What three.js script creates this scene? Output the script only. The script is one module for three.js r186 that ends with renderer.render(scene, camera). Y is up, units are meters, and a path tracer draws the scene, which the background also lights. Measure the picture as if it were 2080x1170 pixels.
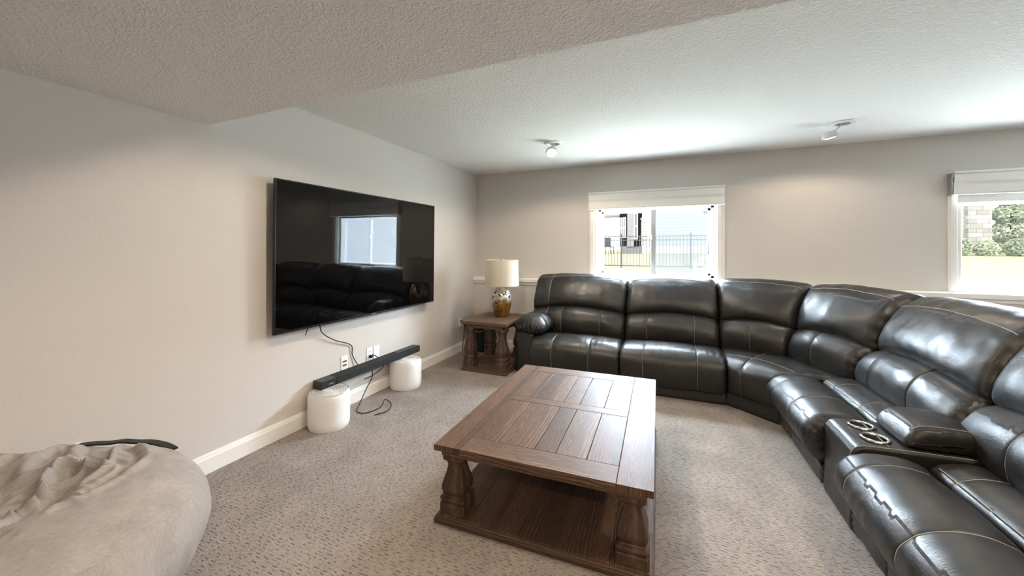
import * as THREE from 'three';
import { RoundedBoxGeometry } from 'three/addons/geometries/RoundedBoxGeometry.js';
import { mergeGeometries, mergeVertices } from 'three/addons/utils/BufferGeometryUtils.js';
import { RectAreaLightUniformsLib } from 'three/addons/lights/RectAreaLightUniformsLib.js';
import { ImprovedNoise } from 'three/addons/math/ImprovedNoise.js';
import { Brush, Evaluator, SUBTRACTION } from 'three-bvh-csg';

// ------------------------------------------------------------------ camera, sky, sun, daylight, exposure
const scene = new THREE.Scene();
const EYE = 1.345;                                  // metres above the carpet
const FOCAL = 765;                                  // pixels in the 2080 x 1170 frame
const camera = new THREE.PerspectiveCamera(2 * Math.atan(664 / FOCAL) * 180 / Math.PI, 2080 / 1328, 0.05, 400);
camera.position.set(0, EYE, 0);
camera.rotation.y = THREE.MathUtils.degToRad(23);
camera.setViewOffset(2080, 1328, 0, 158, 2080, 1170);

scene.background = new THREE.Color(0.93, 0.97, 1.0);
scene.backgroundIntensity = 1.8;
const renderer = new THREE.WebGLRenderer();
renderer.toneMapping = THREE.LinearToneMapping;
renderer.toneMappingExposure = 1.45;
renderer.shadowMap.enabled = true;
RectAreaLightUniformsLib.init();

const sun = new THREE.DirectionalLight(0xfff4e0, 2);    // high behind the house: lights lawn and neighbours, never enters the room
sun.position.set(8, 30, 22); sun.target.position.set(0, 0, -14);
sun.castShadow = true; sun.shadow.mapSize.set(2048, 2048);
Object.assign(sun.shadow.camera, { left: -40, right: 45, top: 40, bottom: -40, near: 1, far: 110 });
scene.add(sun, sun.target);

const DAY = new THREE.Color(0.71, 0.855, 1.0);
function windowDaylight(x, power) {                               // area light for daylight entering the room through one window opening
  const l = new THREE.RectAreaLight(DAY, power, 1.22, 0.76);
  l.position.set(x, 1.43, -4.80); l.lookAt(x, 1.43, 10); scene.add(l);
}
windowDaylight(-0.208, 10);
windowDaylight(3.08, 15);
const addedSkyPanel = new THREE.RectAreaLight(DAY, 85, 10, 3.4);   // panel added outside above the windows to brighten the room, standing in for sky
addedSkyPanel.position.set(1.2, 4.0, -7.6); addedSkyPanel.lookAt(1.2, 1.3, -4.4); scene.add(addedSkyPanel);
const WARM = new THREE.Color(1.0, 0.83, 0.65);

// ------------------------------------------------------------------ helpers
const V2 = (x, y) => new THREE.Vector2(x, y), V3 = (x, y, z) => new THREE.Vector3(x, y, z);
const { lerp, clamp, smoothstep, degToRad } = THREE.MathUtils;
const perlin = new ImprovedNoise(), N3 = (x, y, z) => perlin.noise(x, y, z);
let seedState = 12345;
const rnd = () => { seedState = (seedState + 0x6d2b79f5) | 0; let t = Math.imul(seedState ^ (seedState >>> 15), 1 | seedState); t = (t + Math.imul(t ^ (t >>> 7), 61 | t)) ^ t; return ((t ^ (t >>> 14)) >>> 0) / 4294967296; };
const rr = (a, b) => a + (b - a) * rnd();
const used = new Map();
function numbered(name) { const k = used.get(name) ?? 0; used.set(name, k + 1); return k ? name + '_' + String(k).padStart(3, '0') : name; }
function tag(o, label, category, group) { o.userData.label = label; o.userData.category = category; if (group) o.userData.group = group; return o; }
function thing(name, label, category, [x, y, z] = [0, 0, 0], turn = 0, group) {
  const o = new THREE.Group(); o.name = numbered(name); o.position.set(x, y, z); o.rotation.y = turn; scene.add(o);
  return tag(o, label, category, group);
}
function part(name, geometry, material, parent, label) {
  const m = new THREE.Mesh(geometry, material); m.name = parent === scene ? numbered(name) : name; m.castShadow = m.receiveShadow = true;
  if (label) m.userData.label = label;
  parent.add(m); return m;
}
function struct(name, geometry, material, parent = scene) { const m = part(name, geometry, material, parent); if (parent === scene) m.userData.kind = 'structure'; return m; }
function structGroup(name, [x, y, z] = [0, 0, 0]) { const g = new THREE.Group(); g.name = name; g.position.set(x, y, z); g.userData.kind = 'structure'; scene.add(g); return g; }
function boxUV(g, k = 1) {                                        // uv in metres, by the axis each vertex faces
  const p = g.attributes.position, n = g.attributes.normal, uv = new Float32Array(p.count * 2);
  for (let i = 0; i < p.count; i++) {
    const ax = Math.abs(n.getX(i)), ay = Math.abs(n.getY(i)), az = Math.abs(n.getZ(i));
    const [u, v] = ay >= ax && ay >= az ? [p.getX(i), -p.getZ(i)] : ax >= az ? [p.getZ(i), p.getY(i)] : [p.getX(i), p.getY(i)];
    uv[2 * i] = u * k; uv[2 * i + 1] = v * k;
  }
  g.setAttribute('uv', new THREE.BufferAttribute(uv, 2)); return g;
}
function box(x0, x1, y0, y1, z0, z1, r = 0, seg = 2) {
  const w = x1 - x0, h = y1 - y0, d = z1 - z0;
  const g = r ? new RoundedBoxGeometry(w, h, d, seg, Math.min(r, w / 2.01, h / 2.01, d / 2.01)) : new THREE.BoxGeometry(w, h, d);
  g.translate((x0 + x1) / 2, (y0 + y1) / 2, (z0 + z1) / 2); return boxUV(g);
}
const merge = (list) => mergeGeometries(list.map((g) => (g.index ? g.toNonIndexed() : g)).map((g) => { for (const k of Object.keys(g.attributes)) if (!['position', 'normal', 'uv'].includes(k)) g.deleteAttribute(k); return g; }));
function lathe(points, seg = 48) { return new THREE.LatheGeometry(points.map(([r, y]) => V2(r, y)), seg); }
function tube(points, r, seg = 60, radial = 8) { return new THREE.TubeGeometry(new THREE.CatmullRomCurve3(points.map((p) => V3(...p)), false, 'centripetal'), seg, r, radial); }

// ------------------------------------------------------------------ textures
function dataTex(w, h, fn, srgb, rep) {
  const d = new Uint8Array(w * h * 4);
  for (let y = 0; y < h; y++) for (let x = 0; x < w; x++) { const c = fn(x, y), o = (y * w + x) * 4; d[o] = clamp(c[0], 0, 255); d[o + 1] = clamp(c[1], 0, 255); d[o + 2] = clamp(c[2], 0, 255); d[o + 3] = 255; }
  const t = new THREE.DataTexture(d, w, h); t.wrapS = t.wrapT = THREE.RepeatWrapping; t.magFilter = THREE.LinearFilter; t.minFilter = THREE.LinearMipmapLinearFilter; t.generateMipmaps = true;
  if (srgb) t.colorSpace = THREE.SRGBColorSpace;
  if (rep) t.repeat.set(rep[0], rep[1]);
  t.needsUpdate = true; return t;
}
// periodic value noise
const HASH = new Float32Array(65536); for (let i = 0; i < 65536; i++) HASH[i] = rnd();
function vnoise(x, y, px, py, s = 0) {
  const xi = Math.floor(x), yi = Math.floor(y), fx = x - xi, fy = y - yi, u = fx * fx * (3 - 2 * fx), v = fy * fy * (3 - 2 * fy);
  const h = (a, b) => HASH[((((a % px) + px) % px) * 157 + (((b % py) + py) % py) * 1031 + s * 7919) & 65535];
  return lerp(lerp(h(xi, yi), h(xi + 1, yi), u), lerp(h(xi, yi + 1), h(xi + 1, yi + 1), u), v);
}
const fbm = (x, y, p, s) => 0.5 * vnoise(x, y, p, p, s) + 0.25 * vnoise(2 * x, 2 * y, 2 * p, 2 * p, s + 1) + 0.15 * vnoise(4 * x, 4 * y, 4 * p, 4 * p, s + 2) + 0.1 * vnoise(8 * x, 8 * y, 8 * p, 8 * p, s + 3);

// carpet: loop pile with short dark dashes running along x, one tile = 1.2 m
const CW = 1024, carpetH = new Float32Array(CW * CW), carpetD = new Float32Array(CW * CW);
{
  for (let y = 0; y < CW; y++) for (let x = 0; x < CW; x++) carpetH[y * CW + x] = 0.45 + 0.5 * (vnoise(x / 3, y / 3, 341, 341, 3) - 0.5) + 0.35 * (vnoise(x / 7, y / 5, 146, 205, 4) - 0.5);
  const rows = 72, pitch = CW / rows;
  for (let r = 0; r < rows; r++) {
    let x = rr(0, 30);
    while (x < CW) {
      const len = rr(9, 30), y0 = (r + 0.5) * pitch + rr(-3, 3), deep = rr(0.35, 1), tilt = rr(-0.12, 0.12);
      for (let i = 0; i < len; i++) for (let j = -3; j <= 3; j++) {
        const xx = Math.floor(x + i) % CW, yy = ((Math.floor(y0 + tilt * i + j) % CW) + CW) % CW, k = yy * CW + xx;
        const f = deep * Math.max(0, 1 - Math.abs(j) / 2.8) * Math.min(1, i / 3, (len - i) / 3);
        carpetD[k] = Math.max(carpetD[k], f);
      }
      x += len + rr(6, 34);
    }
  }
}
const carpetMap = dataTex(CW, CW, (x, y) => {
  const k = y * CW + x, big = fbm(x / 128, y / 128, 8, 11) - 0.5, b = 0.80 + 0.20 * (carpetH[k] - 0.45) + 0.16 * big, d = 1 - 0.46 * carpetD[k];
  const warm = (vnoise(x / 9, y / 6, 113, 170, 8) - 0.5) * 14;
  return [(186 + warm * 0.7) * b * d, (174 + warm * 0.2) * b * d, (165 - warm * 0.6) * b * d];
}, true, [1 / 1.2, 1 / 1.2]);
const carpetBump = dataTex(CW, CW, (x, y) => { const k = y * CW + x, v = 255 * clamp(0.75 * carpetH[k] + 0.25 - 0.6 * carpetD[k], 0, 1); return [v, v, v]; }, false, [1 / 1.2, 1 / 1.2]);

// sprayed ceiling texture and rolled wall paint
const ceilBump = dataTex(1024, 1024, (x, y) => { const a = vnoise(x / 7, y / 7, 146, 146, 21), b = vnoise(x / 16, y / 16, 64, 64, 22), c = vnoise(x / 3, y / 3, 341, 341, 23), v = 255 * clamp(smoothstep(a * 0.6 + b * 0.4, 0.42, 0.62) * 0.85 + c * 0.15, 0, 1); return [v, v, v]; }, false, [1 / 0.9, 1 / 0.9]);
const wallBump = dataTex(512, 512, (x, y) => { const v = 255 * (0.6 * vnoise(x / 4, y / 4, 128, 128, 31) + 0.4 * vnoise(x / 9, y / 9, 57, 57, 32)); return [v, v, v]; }, false, [1 / 0.5, 1 / 0.5]);
// leather: pebbled grain and broad mottling
const leatherBump = dataTex(1024, 1024, (x, y) => {
  const a = Math.abs(vnoise(x / 5, y / 5, 205, 205, 41) - 0.5) * 2, b = Math.abs(vnoise(x / 11, y / 9, 93, 114, 42) - 0.5) * 2, w = fbm(x / 90, y / 90, 12, 43), c = Math.abs(vnoise(x / 26 + 1.6 * (w - 0.5), y / 17, 40, 61, 45) - 0.5) * 2, v = 255 * clamp(0.16 * Math.sqrt(a) + 0.14 * Math.sqrt(b) + 0.26 * Math.pow(c, 0.6) + 0.44 * w, 0, 1); return [v, v, v];
}, false, [1 / 0.55, 1 / 0.55]);
const leatherMap = dataTex(512, 512, (x, y) => { const m = fbm(x / 64, y / 64, 8, 51) - 0.5, f = vnoise(x / 3, y / 3, 171, 171, 52) - 0.5, k = 1 + 0.5 * m + 0.16 * f; return [31 * k, 30 * k, 28 * k]; }, true, [1 / 0.7, 1 / 0.7]);
const leatherRough = dataTex(512, 512, (x, y) => { const m = fbm(x / 40, y / 40, 13, 55), f = vnoise(x / 4, y / 4, 128, 128, 56), v = 255 * clamp(0.27 + 0.19 * m + 0.06 * f, 0, 1); return [v, v, v]; }, false, [1 / 0.6, 1 / 0.6]);
// wood: lanes of oak grain along u, 1.6 m x 1.0 m, eight lanes with their own figure
const WW = 2048, WH = 1024, woodV = new Float32Array(WW * WH);
{
  const lanes = []; for (let i = 0; i < 8; i++) lanes.push({ c: rr(0.3, 0.7), a: i % 2 ? rr(16, 26) : rr(3, 6), b: i % 2 ? rr(5, 9) : rr(0.6, 1.4), f: rr(0, 9) });
  for (let y = 0; y < WH; y++) {
    const lane = Math.floor(y / 128), L = lanes[lane], v = (y % 128) / 128;
    for (let x = 0; x < WW; x++) {
      const u = x / WW, n = fbm(u * 6, v * 1.5 + lane * 3, 6, 61) - 0.5, n2 = fbm(u * 24, v * 4 + lane * 5, 24, 65) - 0.5;
      const d = v - L.c + 0.22 * n, ph = d * d * L.a + (1 - Math.abs(((u * 2 + L.f) % 2) - 1)) * L.b + 0.25 * n2 + Math.abs(d) * 5;
      const ring = 0.5 + 0.5 * Math.cos(ph * Math.PI * 2 * 1.15), pores = vnoise(x / 18, y / 1.2, 114, 853, 66), fine = vnoise(x / 60, y / 1.6, 34, 640, 67);
      woodV[y * WW + x] = clamp(0.42 * Math.pow(ring, 2.0) + 0.22 * smoothstep(pores, 0.6, 0.95) + 0.36 * fine, 0, 1);
    }
  }
}
const woodMap = dataTex(WW, WH, (x, y) => {
  const w = woodV[y * WW + x], lane = Math.floor(y / 128), t = [0.95, 1.06, 0.88, 1.0, 1.1, 0.92, 1.04, 0.84][lane], cloud = 0.92 + 0.16 * fbm(x / 200, y / 60 + lane, 16, 71);
  const g = t * cloud; return [lerp(68, 142, w) * g, lerp(48, 116, w) * g, lerp(36, 98, w) * g];
}, true, [1 / 1.6, 1]);
const woodBump = dataTex(WW, WH, (x, y) => { const v = 255 * (1 - woodV[y * WW + x]); return [v, v, v]; }, false, [1 / 1.6, 1]);
const fabricMap = dataTex(512, 512, (x, y) => { const w = (vnoise(x / 1.5, y / 5, 341, 102, 84) - 0.5) * 8, m = (fbm(x / 64, y / 64, 8, 81) - 0.5) * 26, f = (vnoise(x / 2, y / 9, 256, 57, 82) - 0.5) * 12; return [166 + w + m + f, 161 + w + m + f, 157 + w + m * 0.9 + f]; }, true, [1 / 0.5, 1 / 0.5]);
const fabricBump = dataTex(512, 512, (x, y) => { const v = 128 + 50 * (vnoise(x / 1.5, y / 4, 341, 128, 85) - 0.5) + 60 * (vnoise(x / 30, y / 30, 17, 17, 83) - 0.5); return [v, v, v]; }, false, [1 / 0.5, 1 / 0.5]);
const bubbleBump = dataTex(256, 256, (x, y) => { const cx = ((x + (Math.floor(y / 16) % 2) * 8) % 16) - 8, cy = (y % 16) - 8, r = Math.sqrt(cx * cx + cy * cy), v = 255 * Math.sqrt(clamp(1 - r / 8, 0, 1)); return [v, v, v]; }, false, [1 / 0.16, 1 / 0.16]);
const grassMap = dataTex(512, 512, (x, y) => { const m = fbm(x / 32, y / 32, 16, 91), f = vnoise(x / 2, y / 2, 256, 256, 92), k = 0.7 + 0.4 * m + 0.25 * f; return [176 * k, 174 * k, 140 * k]; }, true, [1 / 3, 1 / 3]);
const sidingMap = dataTex(64, 256, (x, y) => { const r = y % 32, k = r < 3 ? 0.72 : 1 - 0.05 * (vnoise(x / 8, y / 8, 8, 32, 95)); return [196 * k, 198 * k, 200 * k]; }, true, [1 / 1.5, 1 / 1.5]);
const stoneMap = dataTex(256, 256, (x, y) => { const row = Math.floor(y / 32), c = Math.floor((x + (row % 2) * 32) / 64), k = 0.85 + 0.2 * HASH[(row * 31 + c * 7) & 65535], e = y % 32 < 3 || (x + (row % 2) * 32) % 64 < 3 ? 0.75 : 1; return [180 * k * e, 178 * k * e, 174 * k * e]; }, true, [1 / 1.6, 1 / 1.6]);

// ------------------------------------------------------------------ materials
const std = (o) => new THREE.MeshStandardMaterial(o), phy = (o) => new THREE.MeshPhysicalMaterial(o);
const M = {
  wall: std({ color: '#d3cdc6', roughness: 0.85, bumpMap: wallBump, bumpScale: 0.0006 }),
  ceiling: std({ color: '#e8e6e2', roughness: 0.95, bumpMap: ceilBump, bumpScale: 0.0014 }),
  carpet: std({ map: carpetMap, roughness: 1, bumpMap: carpetBump, bumpScale: 0.004 }),
  trim: std({ color: '#f1eee9', roughness: 0.4 }),
  vinyl: std({ color: '#f2f2f1', roughness: 0.35 }),
  glass: phy({ color: '#ffffff', roughness: 0.02, transmission: 1, thickness: 0, ior: 1.45 }),
  screen: phy({ color: '#3b3c3f', roughness: 1, transmission: 0.6, thickness: 0, transparent: true, opacity: 0.42 }),
  sashEdge: std({ color: '#8e8d8b', roughness: 0.5 }),
  blind: std({ color: '#f0ede8', roughness: 0.9 }),
  blindBox: std({ color: '#f2f0ec', roughness: 0.6 }),
  leather: phy({ map: leatherMap, roughnessMap: leatherRough, roughness: 1, bumpMap: leatherBump, bumpScale: 0.0008, ior: 1.58 }),
  leatherDark: phy({ color: '#2a2928', roughness: 0.55, bumpMap: leatherBump, bumpScale: 0.002 }),
  thread: std({ color: '#a8a59f', roughness: 0.8 }),
  chrome: std({ color: '#d9d9d9', metalness: 1, roughness: 0.14 }),
  wood: phy({ map: woodMap, roughness: 0.5, specularIntensity: 0.75, bumpMap: woodBump, bumpScale: 0.00016 }),
  fabric: phy({ map: fabricMap, roughness: 1, bumpMap: fabricBump, bumpScale: 0.0009, sheen: 0.3, sheenColor: new THREE.Color(0.6, 0.6, 0.6), sheenRoughness: 0.6 }),
  black: std({ color: '#0d0d0e', roughness: 0.45 }),
  blackGloss: phy({ color: '#060607', roughness: 0.02, ior: 1.5 }),
  tvFrame: std({ color: '#2c2d30', roughness: 0.3, metalness: 0.7 }),
  mark: std({ color: '#b9bcc0', roughness: 0.4, metalness: 0.6 }),
  barCloth: std({ color: '#1b1b1d', roughness: 0.75 }),
  barEnd: std({ color: '#232326', roughness: 0.4 }),
  foam: phy({ color: '#f5f4f2', roughness: 0.4, bumpMap: bubbleBump, bumpScale: 0.0008 }),
  cable: std({ color: '#17171a', roughness: 0.6 }),
  cablePale: std({ color: '#9a9fa6', roughness: 0.6 }),
  plate: std({ color: '#f3f1ed', roughness: 0.35 }),
  slot: std({ color: '#3a3836', roughness: 0.6 }),
  shade: phy({ color: '#e9e1d3', roughness: 0.95, transmission: 0.35, thickness: 0 }),
  brass: std({ color: '#b9a887', metalness: 0.9, roughness: 0.3 }),
  sub: std({ color: '#0b0d14', roughness: 0.5 }),
  lampWhite: std({ color: '#e6e5e3', roughness: 0.4 }),
  lens: std({ color: '#fff3df', emissive: new THREE.Color(1, 0.93, 0.82), emissiveIntensity: 2.2, roughness: 0.4 }),
  satin: std({ color: '#a9a7a4', metalness: 0.8, roughness: 0.35 }),
  sticker: std({ color: '#7d97b8', roughness: 0.5 }),
  grass: std({ map: grassMap, roughness: 1 }),
  siding: std({ map: sidingMap, roughness: 0.8 }),
  stone: std({ map: stoneMap, roughness: 0.95 }),
  houseTrim: std({ color: '#eeeeec', roughness: 0.6 }),
  houseGrey: std({ color: '#8b8a8e', roughness: 0.8 }),
  foundation: std({ color: '#76777d', roughness: 0.95 }),
  darkGlass: phy({ color: '#5c636c', roughness: 0.05 }),
  roof: std({ color: '#6a6663', roughness: 0.95 }),
  iron: std({ color: '#3b3d42', roughness: 0.5 }),
  leaf: std({ color: '#a3ae98', roughness: 0.9 }),
  leafPale: std({ color: '#b4bda8', roughness: 0.9 }),
  bark: std({ color: '#5b4d40', roughness: 1 }),
};

// ------------------------------------------------------------------ the room
const XL = -2.569, XR = 4.9, ZB = -4.757, ZF = 2.6, CEIL = 2.40, SOFFIT = 2.096, SOFFIT_Z = -1.38;
struct('floor', box(XL - 0.2, XR + 0.2, -0.2, 0, ZB - 0.2, ZF + 0.2), M.carpet);
struct('ceiling', box(XL - 0.2, XR + 0.2, CEIL, CEIL + 0.25, ZB - 0.2, ZF + 0.2), M.ceiling);
struct('ceiling_soffit', box(XL, XR, SOFFIT, CEIL - 0.001, SOFFIT_Z, ZF), M.ceiling);
struct('wall_left', box(XL - 0.2, XL, 0, CEIL, ZB - 0.2, ZF + 0.2), M.wall);
struct('wall_right', box(XR, XR + 0.2, 0, CEIL, ZB - 0.2, ZF + 0.2), M.wall);
struct('wall_rear', box(XL, XR, 0, CEIL, ZF, ZF + 0.2), M.wall);
const W1 = { x0: -0.868, x1: 0.452 }, W2 = { x0: 2.42, x1: 3.74 }, WY0 = 1.0, WY1 = 1.86;
{
  const s = new THREE.Shape([V2(XL, 0), V2(XR, 0), V2(XR, CEIL), V2(XL, CEIL)]);
  for (const w of [W1, W2]) s.holes.push(new THREE.Path([V2(w.x0, WY0), V2(w.x0, WY1), V2(w.x1, WY1), V2(w.x1, WY0)]));
  const g = new THREE.ExtrudeGeometry(s, { depth: 0.2, bevelEnabled: false }); g.translate(0, 0, ZB - 0.2);
  struct('wall_back', boxUV(g), M.wall);
}
struct('wall_back_lower', box(XL, XR, 0, 0.89, ZB, ZB + 0.085), M.wall);
struct('trim_1', merge([box(XL, XR, 0.902, 0.955, ZB, ZB + 0.115, 0.012, 3), box(XL, XR, 0.872, 0.902, ZB, ZB + 0.098, 0.006, 2)]), M.trim);
function baseboard(len) {                                          // moulded profile extruded along its length
  const s = new THREE.Shape([V2(0, 0), V2(0.015, 0), V2(0.015, 0.088), V2(0.011, 0.098), V2(0.007, 0.112), V2(0.004, 0.118), V2(0, 0.118)]);
  return new THREE.ExtrudeGeometry(s, { depth: len, bevelEnabled: false });
}
{ const g = baseboard(ZF - ZB - 0.085); g.translate(XL, 0, ZB + 0.085); struct('baseboard_left', g, M.trim); }
{ const g = baseboard(XR - XL); g.rotateY(-Math.PI / 2); g.translate(XR, 0, ZB + 0.085); struct('baseboard_back', g, M.trim); }

// ------------------------------------------------------------------ windows
function buildWindow(name, w, full) {
  const g = structGroup(name), { x0, x1 } = w, z = ZB - 0.13, mid = x0 + (x1 - x0) * (0.668 / 1.32);
  const casing = (a, b) => merge([box(a, b, 0.955, WY1 + 0.12, ZB, ZB + 0.018, 0.004), box(a + 0.012, b - 0.03, 0.955, WY1 + 0.12, ZB + 0.012, ZB + 0.026, 0.005)]);
  struct('casing', casing(x0 - 0.087, x0), M.trim, g); struct('casing', casing(x1, x1 + 0.087), M.trim, g);
  struct('head_casing', box(x0 - 0.087, x1 + 0.087, WY1, WY1 + 0.1, ZB, ZB + 0.018, 0.004), M.trim, g);
  struct('jamb', merge([box(x0, x0 + 0.012, WY0, WY1, ZB - 0.2, ZB), box(x1 - 0.012, x1, WY0, WY1, ZB - 0.2, ZB), box(x0, x1, WY1 - 0.012, WY1, ZB - 0.2, ZB), box(x0, x1, WY0 - 0.045, WY0 + 0.012, ZB - 0.2, ZB + 0.01, 0.004)]), M.trim, g);
  const a = x0 + 0.012, b = x1 - 0.012, y0 = WY0 + 0.012, y1 = WY1 - 0.012, f = 0.032;
  struct('frame', merge([box(a, a + f, y0, y1, z - 0.04, z + 0.04, 0.004), box(b - f, b, y0, y1, z - 0.04, z + 0.04, 0.004), box(a, b, y0, y0 + 0.03, z - 0.04, z + 0.04, 0.004), box(a, b, y1 - f, y1, z - 0.04, z + 0.04, 0.004)]), M.vinyl, g);
  // left sash at the back, right sash in front of it
  const sash = (p, q, zz, s, nm) => { const k = struct(nm, merge([box(p, p + s, y0 + 0.03, y1 - f, zz - 0.012, zz + 0.012, 0.003), box(q - s, q, y0 + 0.03, y1 - f, zz - 0.012, zz + 0.012, 0.003), box(p, q, y0 + 0.03, y0 + 0.055, zz - 0.012, zz + 0.012, 0.003), box(p, q, y1 - f - s, y1 - f, zz - 0.012, zz + 0.012, 0.003)]), M.vinyl, g);
    struct('glass_pane', box(p + s, q - s, y0 + 0.055, y1 - f - s, zz - 0.003, zz + 0.001), M.glass, k); return k; };
  sash(a + f, mid + 0.02, z - 0.016, 0.022, 'sash'); const sr = sash(mid - 0.01, b - f, z + 0.018, 0.03, 'sash');
  struct('meeting_rail', box(mid - 0.032, mid + 0.022, y0 + 0.03, y1 - f, z + 0.031, z + 0.044, 0.004), M.sashEdge, g);
  struct('latch', merge([box(mid - 0.045, mid - 0.02, 1.46, 1.52, z + 0.044, z + 0.058, 0.005), box(mid - 0.055, mid - 0.04, 1.475, 1.505, z + 0.05, z + 0.066, 0.004)]), M.vinyl, g);
  struct('insect_screen', box(mid, b - f, y0 + 0.03, y1 - f, z - 0.036, z - 0.034), M.screen, g);
  if (full) {
    const ring = new THREE.TorusGeometry(0.026, 0.006, 8, 32); ring.scale(1, 0.8, 0.3); ring.translate(x1 - 0.085, 1.775, z + 0.021);
    const arrow = new THREE.ExtrudeGeometry(new THREE.Shape([V2(-0.016, -0.004), V2(0.0, 0.004), V2(0.0, 0.012), V2(0.018, 0.001), V2(0.004, -0.011), V2(0.003, -0.004)]), { depth: 0.001, bevelEnabled: false }); arrow.translate(x1 - 0.085, 1.775, z + 0.020);
    struct('sticker', merge([ring, arrow]), M.sticker, sr); 
    struct('screen_bracket', merge([box(b - f - 0.03, b - f - 0.022, 1.30, 1.42, z + 0.03, z + 0.036), box(b - f - 0.034, b - f - 0.018, 1.29, 1.31, z + 0.03, z + 0.042, 0.003)]), M.sashEdge, sr);
  }
  return g;
}
buildWindow('window_1', W1, true);
buildWindow('window_2', W2, false);

function rollerBlind(x0, x1, label, bracket, drop) {
  const t = thing('roller_blind', label, 'blind', [(x0 + x1) / 2, 0, ZB + 0.018], 0), h = (x1 - x0) / 2;
  part('head_rail', box(-h, h, 2.022, 2.042, 0, 0.085, 0.004), M.blindBox, t);
  const s = new THREE.Shape(); s.moveTo(0, 1.845); s.lineTo(0.058, 1.838); s.quadraticCurveTo(0.066, 1.84, 0.066, 1.85); s.lineTo(0.066, 1.905); s.quadraticCurveTo(0.064, 1.925, 0.074, 1.945); s.quadraticCurveTo(0.078, 1.965, 0.077, 2.005); s.lineTo(0.072, 2.022); s.lineTo(0, 2.022);
  const v = new THREE.ExtrudeGeometry(s, { depth: 2 * h - 0.012, bevelEnabled: false, curveSegments: 10 }); v.rotateY(-Math.PI / 2); v.translate(h - 0.006, 0, 0);
  part('valance', boxUV(v), M.blind, t);
  part('hem_bar', box(-h, h, 1.832, 1.840, 0.01, 0.07, 0.003), M.blindBox, t);
  if (drop) part('shade_cloth', box(-h + 0.05, h - 0.05, drop, 1.85, 0.028, 0.032), M.blind, t);
  if (bracket) {
    part('end_bracket', merge([box(-h - 0.012, -h, 1.83, 2.03, 0.01, 0.07, 0.003), box(-h - 0.014, -h + 0.004, 1.985, 2.02, 0.03, 0.078, 0.004), box(-h - 0.014, -h + 0.002, 1.915, 1.945, 0.03, 0.074, 0.004)]), M.satin, t);
  }
  return t;
}
rollerBlind(-0.957, 0.537, 'white roller blind rolled up above the sliding window behind the sofa corner lamp side', false);
rollerBlind(2.33, 3.83, 'pale roller blind with end bracket above the window at the right edge', true, 1.765);
scene.children.at(-2).userData.label = 'white roller blind rolled up above the window with the picket fence outside';

// ------------------------------------------------------------------ ceiling lights
function ceilingLight(x, z, label, dx, dz, power, tilt, y = CEIL, color = WARM) {
  const t = thing('ceiling_light', label, 'ceiling light', [x, y, z], 0);
  part('trim_ring', lathe([[0.052, -0.001], [0.056, -0.012], [0.084, -0.010], [0.096, -0.004], [0.098, 0]], 40), M.lampWhite, t);
  part('socket_well', lathe([[0, 0.0], [0.052, -0.001], [0.052, -0.003], [0.001, -0.002]], 32), M.satin, t);
  part('swivel_arm', tube([[0, -0.002, 0], [dx * 0.2, -0.03, dz * 0.2], [dx * 0.65, -0.06, dz * 0.65]], 0.006, 20), M.lampWhite, t);
  const head = new THREE.Group(); head.name = 'spot_head'; head.position.set(dx, -0.085, dz); head.rotation.set(tilt, 0, 0.22); t.add(head);
  part('housing', lathe([[0, 0.034], [0.03, 0.033], [0.05, 0.022], [0.056, 0.0], [0.056, -0.02], [0.051, -0.024], [0.046, -0.018]], 40), M.lampWhite, head);
  const lens = new THREE.SphereGeometry(0.047, 28, 12, 0, Math.PI * 2, Math.PI * 0.55, Math.PI * 0.45); lens.scale(1, 0.35, 1); lens.translate(0, -0.012, 0);
  part('lens', lens, M.lens, head);
  const s = new THREE.SpotLight(color, power, 0, 1.45, 0.2, 2); s.position.set(x + dx, y - 0.125, z + dz); s.target.position.set(x + dx, 0, z + dz); s.shadow.radius = 3; s.castShadow = true; scene.add(s, s.target);
}
ceilingLight(-1.083, -3.618, 'lit white ceiling spotlight hanging above the left sofa end', -0.02, 0.02, 3.5, -0.6);
ceilingLight(1.31, -3.98, 'white ceiling spotlight above the sofa corner, seen side-on', -0.07, -0.04, 1.2, 0.1);
ceilingLight(-1.083, -1.66, 'unseen ceiling spotlight above the coffee table behind the soffit, lighting the left wall', -0.02, 0.02, 4.6, 0);  // out of view behind the soffit, placed to light the left wall
ceilingLight(1.31, -1.60, 'unseen ceiling spotlight above the console behind the soffit', 0.02, 0.02, 5, 0);  // also hidden by the soffit; lights the sofa and carpet on the right
ceilingLight(0.3, 0.4, 'unseen ceiling spotlight on the soffit behind the viewer, nearer the left wall, lighting the foreground carpet', -0.02, 0.02, 5.5, 0, SOFFIT, new THREE.Color(1.0, 0.74, 0.48));  // out of view, placed to warm the foreground carpet and table front
ceilingLight(2.4, 0.9, 'unseen ceiling spotlight on the soffit behind the viewer, nearer the right wall', 0.02, 0.02, 4, 0, SOFFIT);  // unseen lamp, placed to brighten the soffit by bounce from the floor

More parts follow.
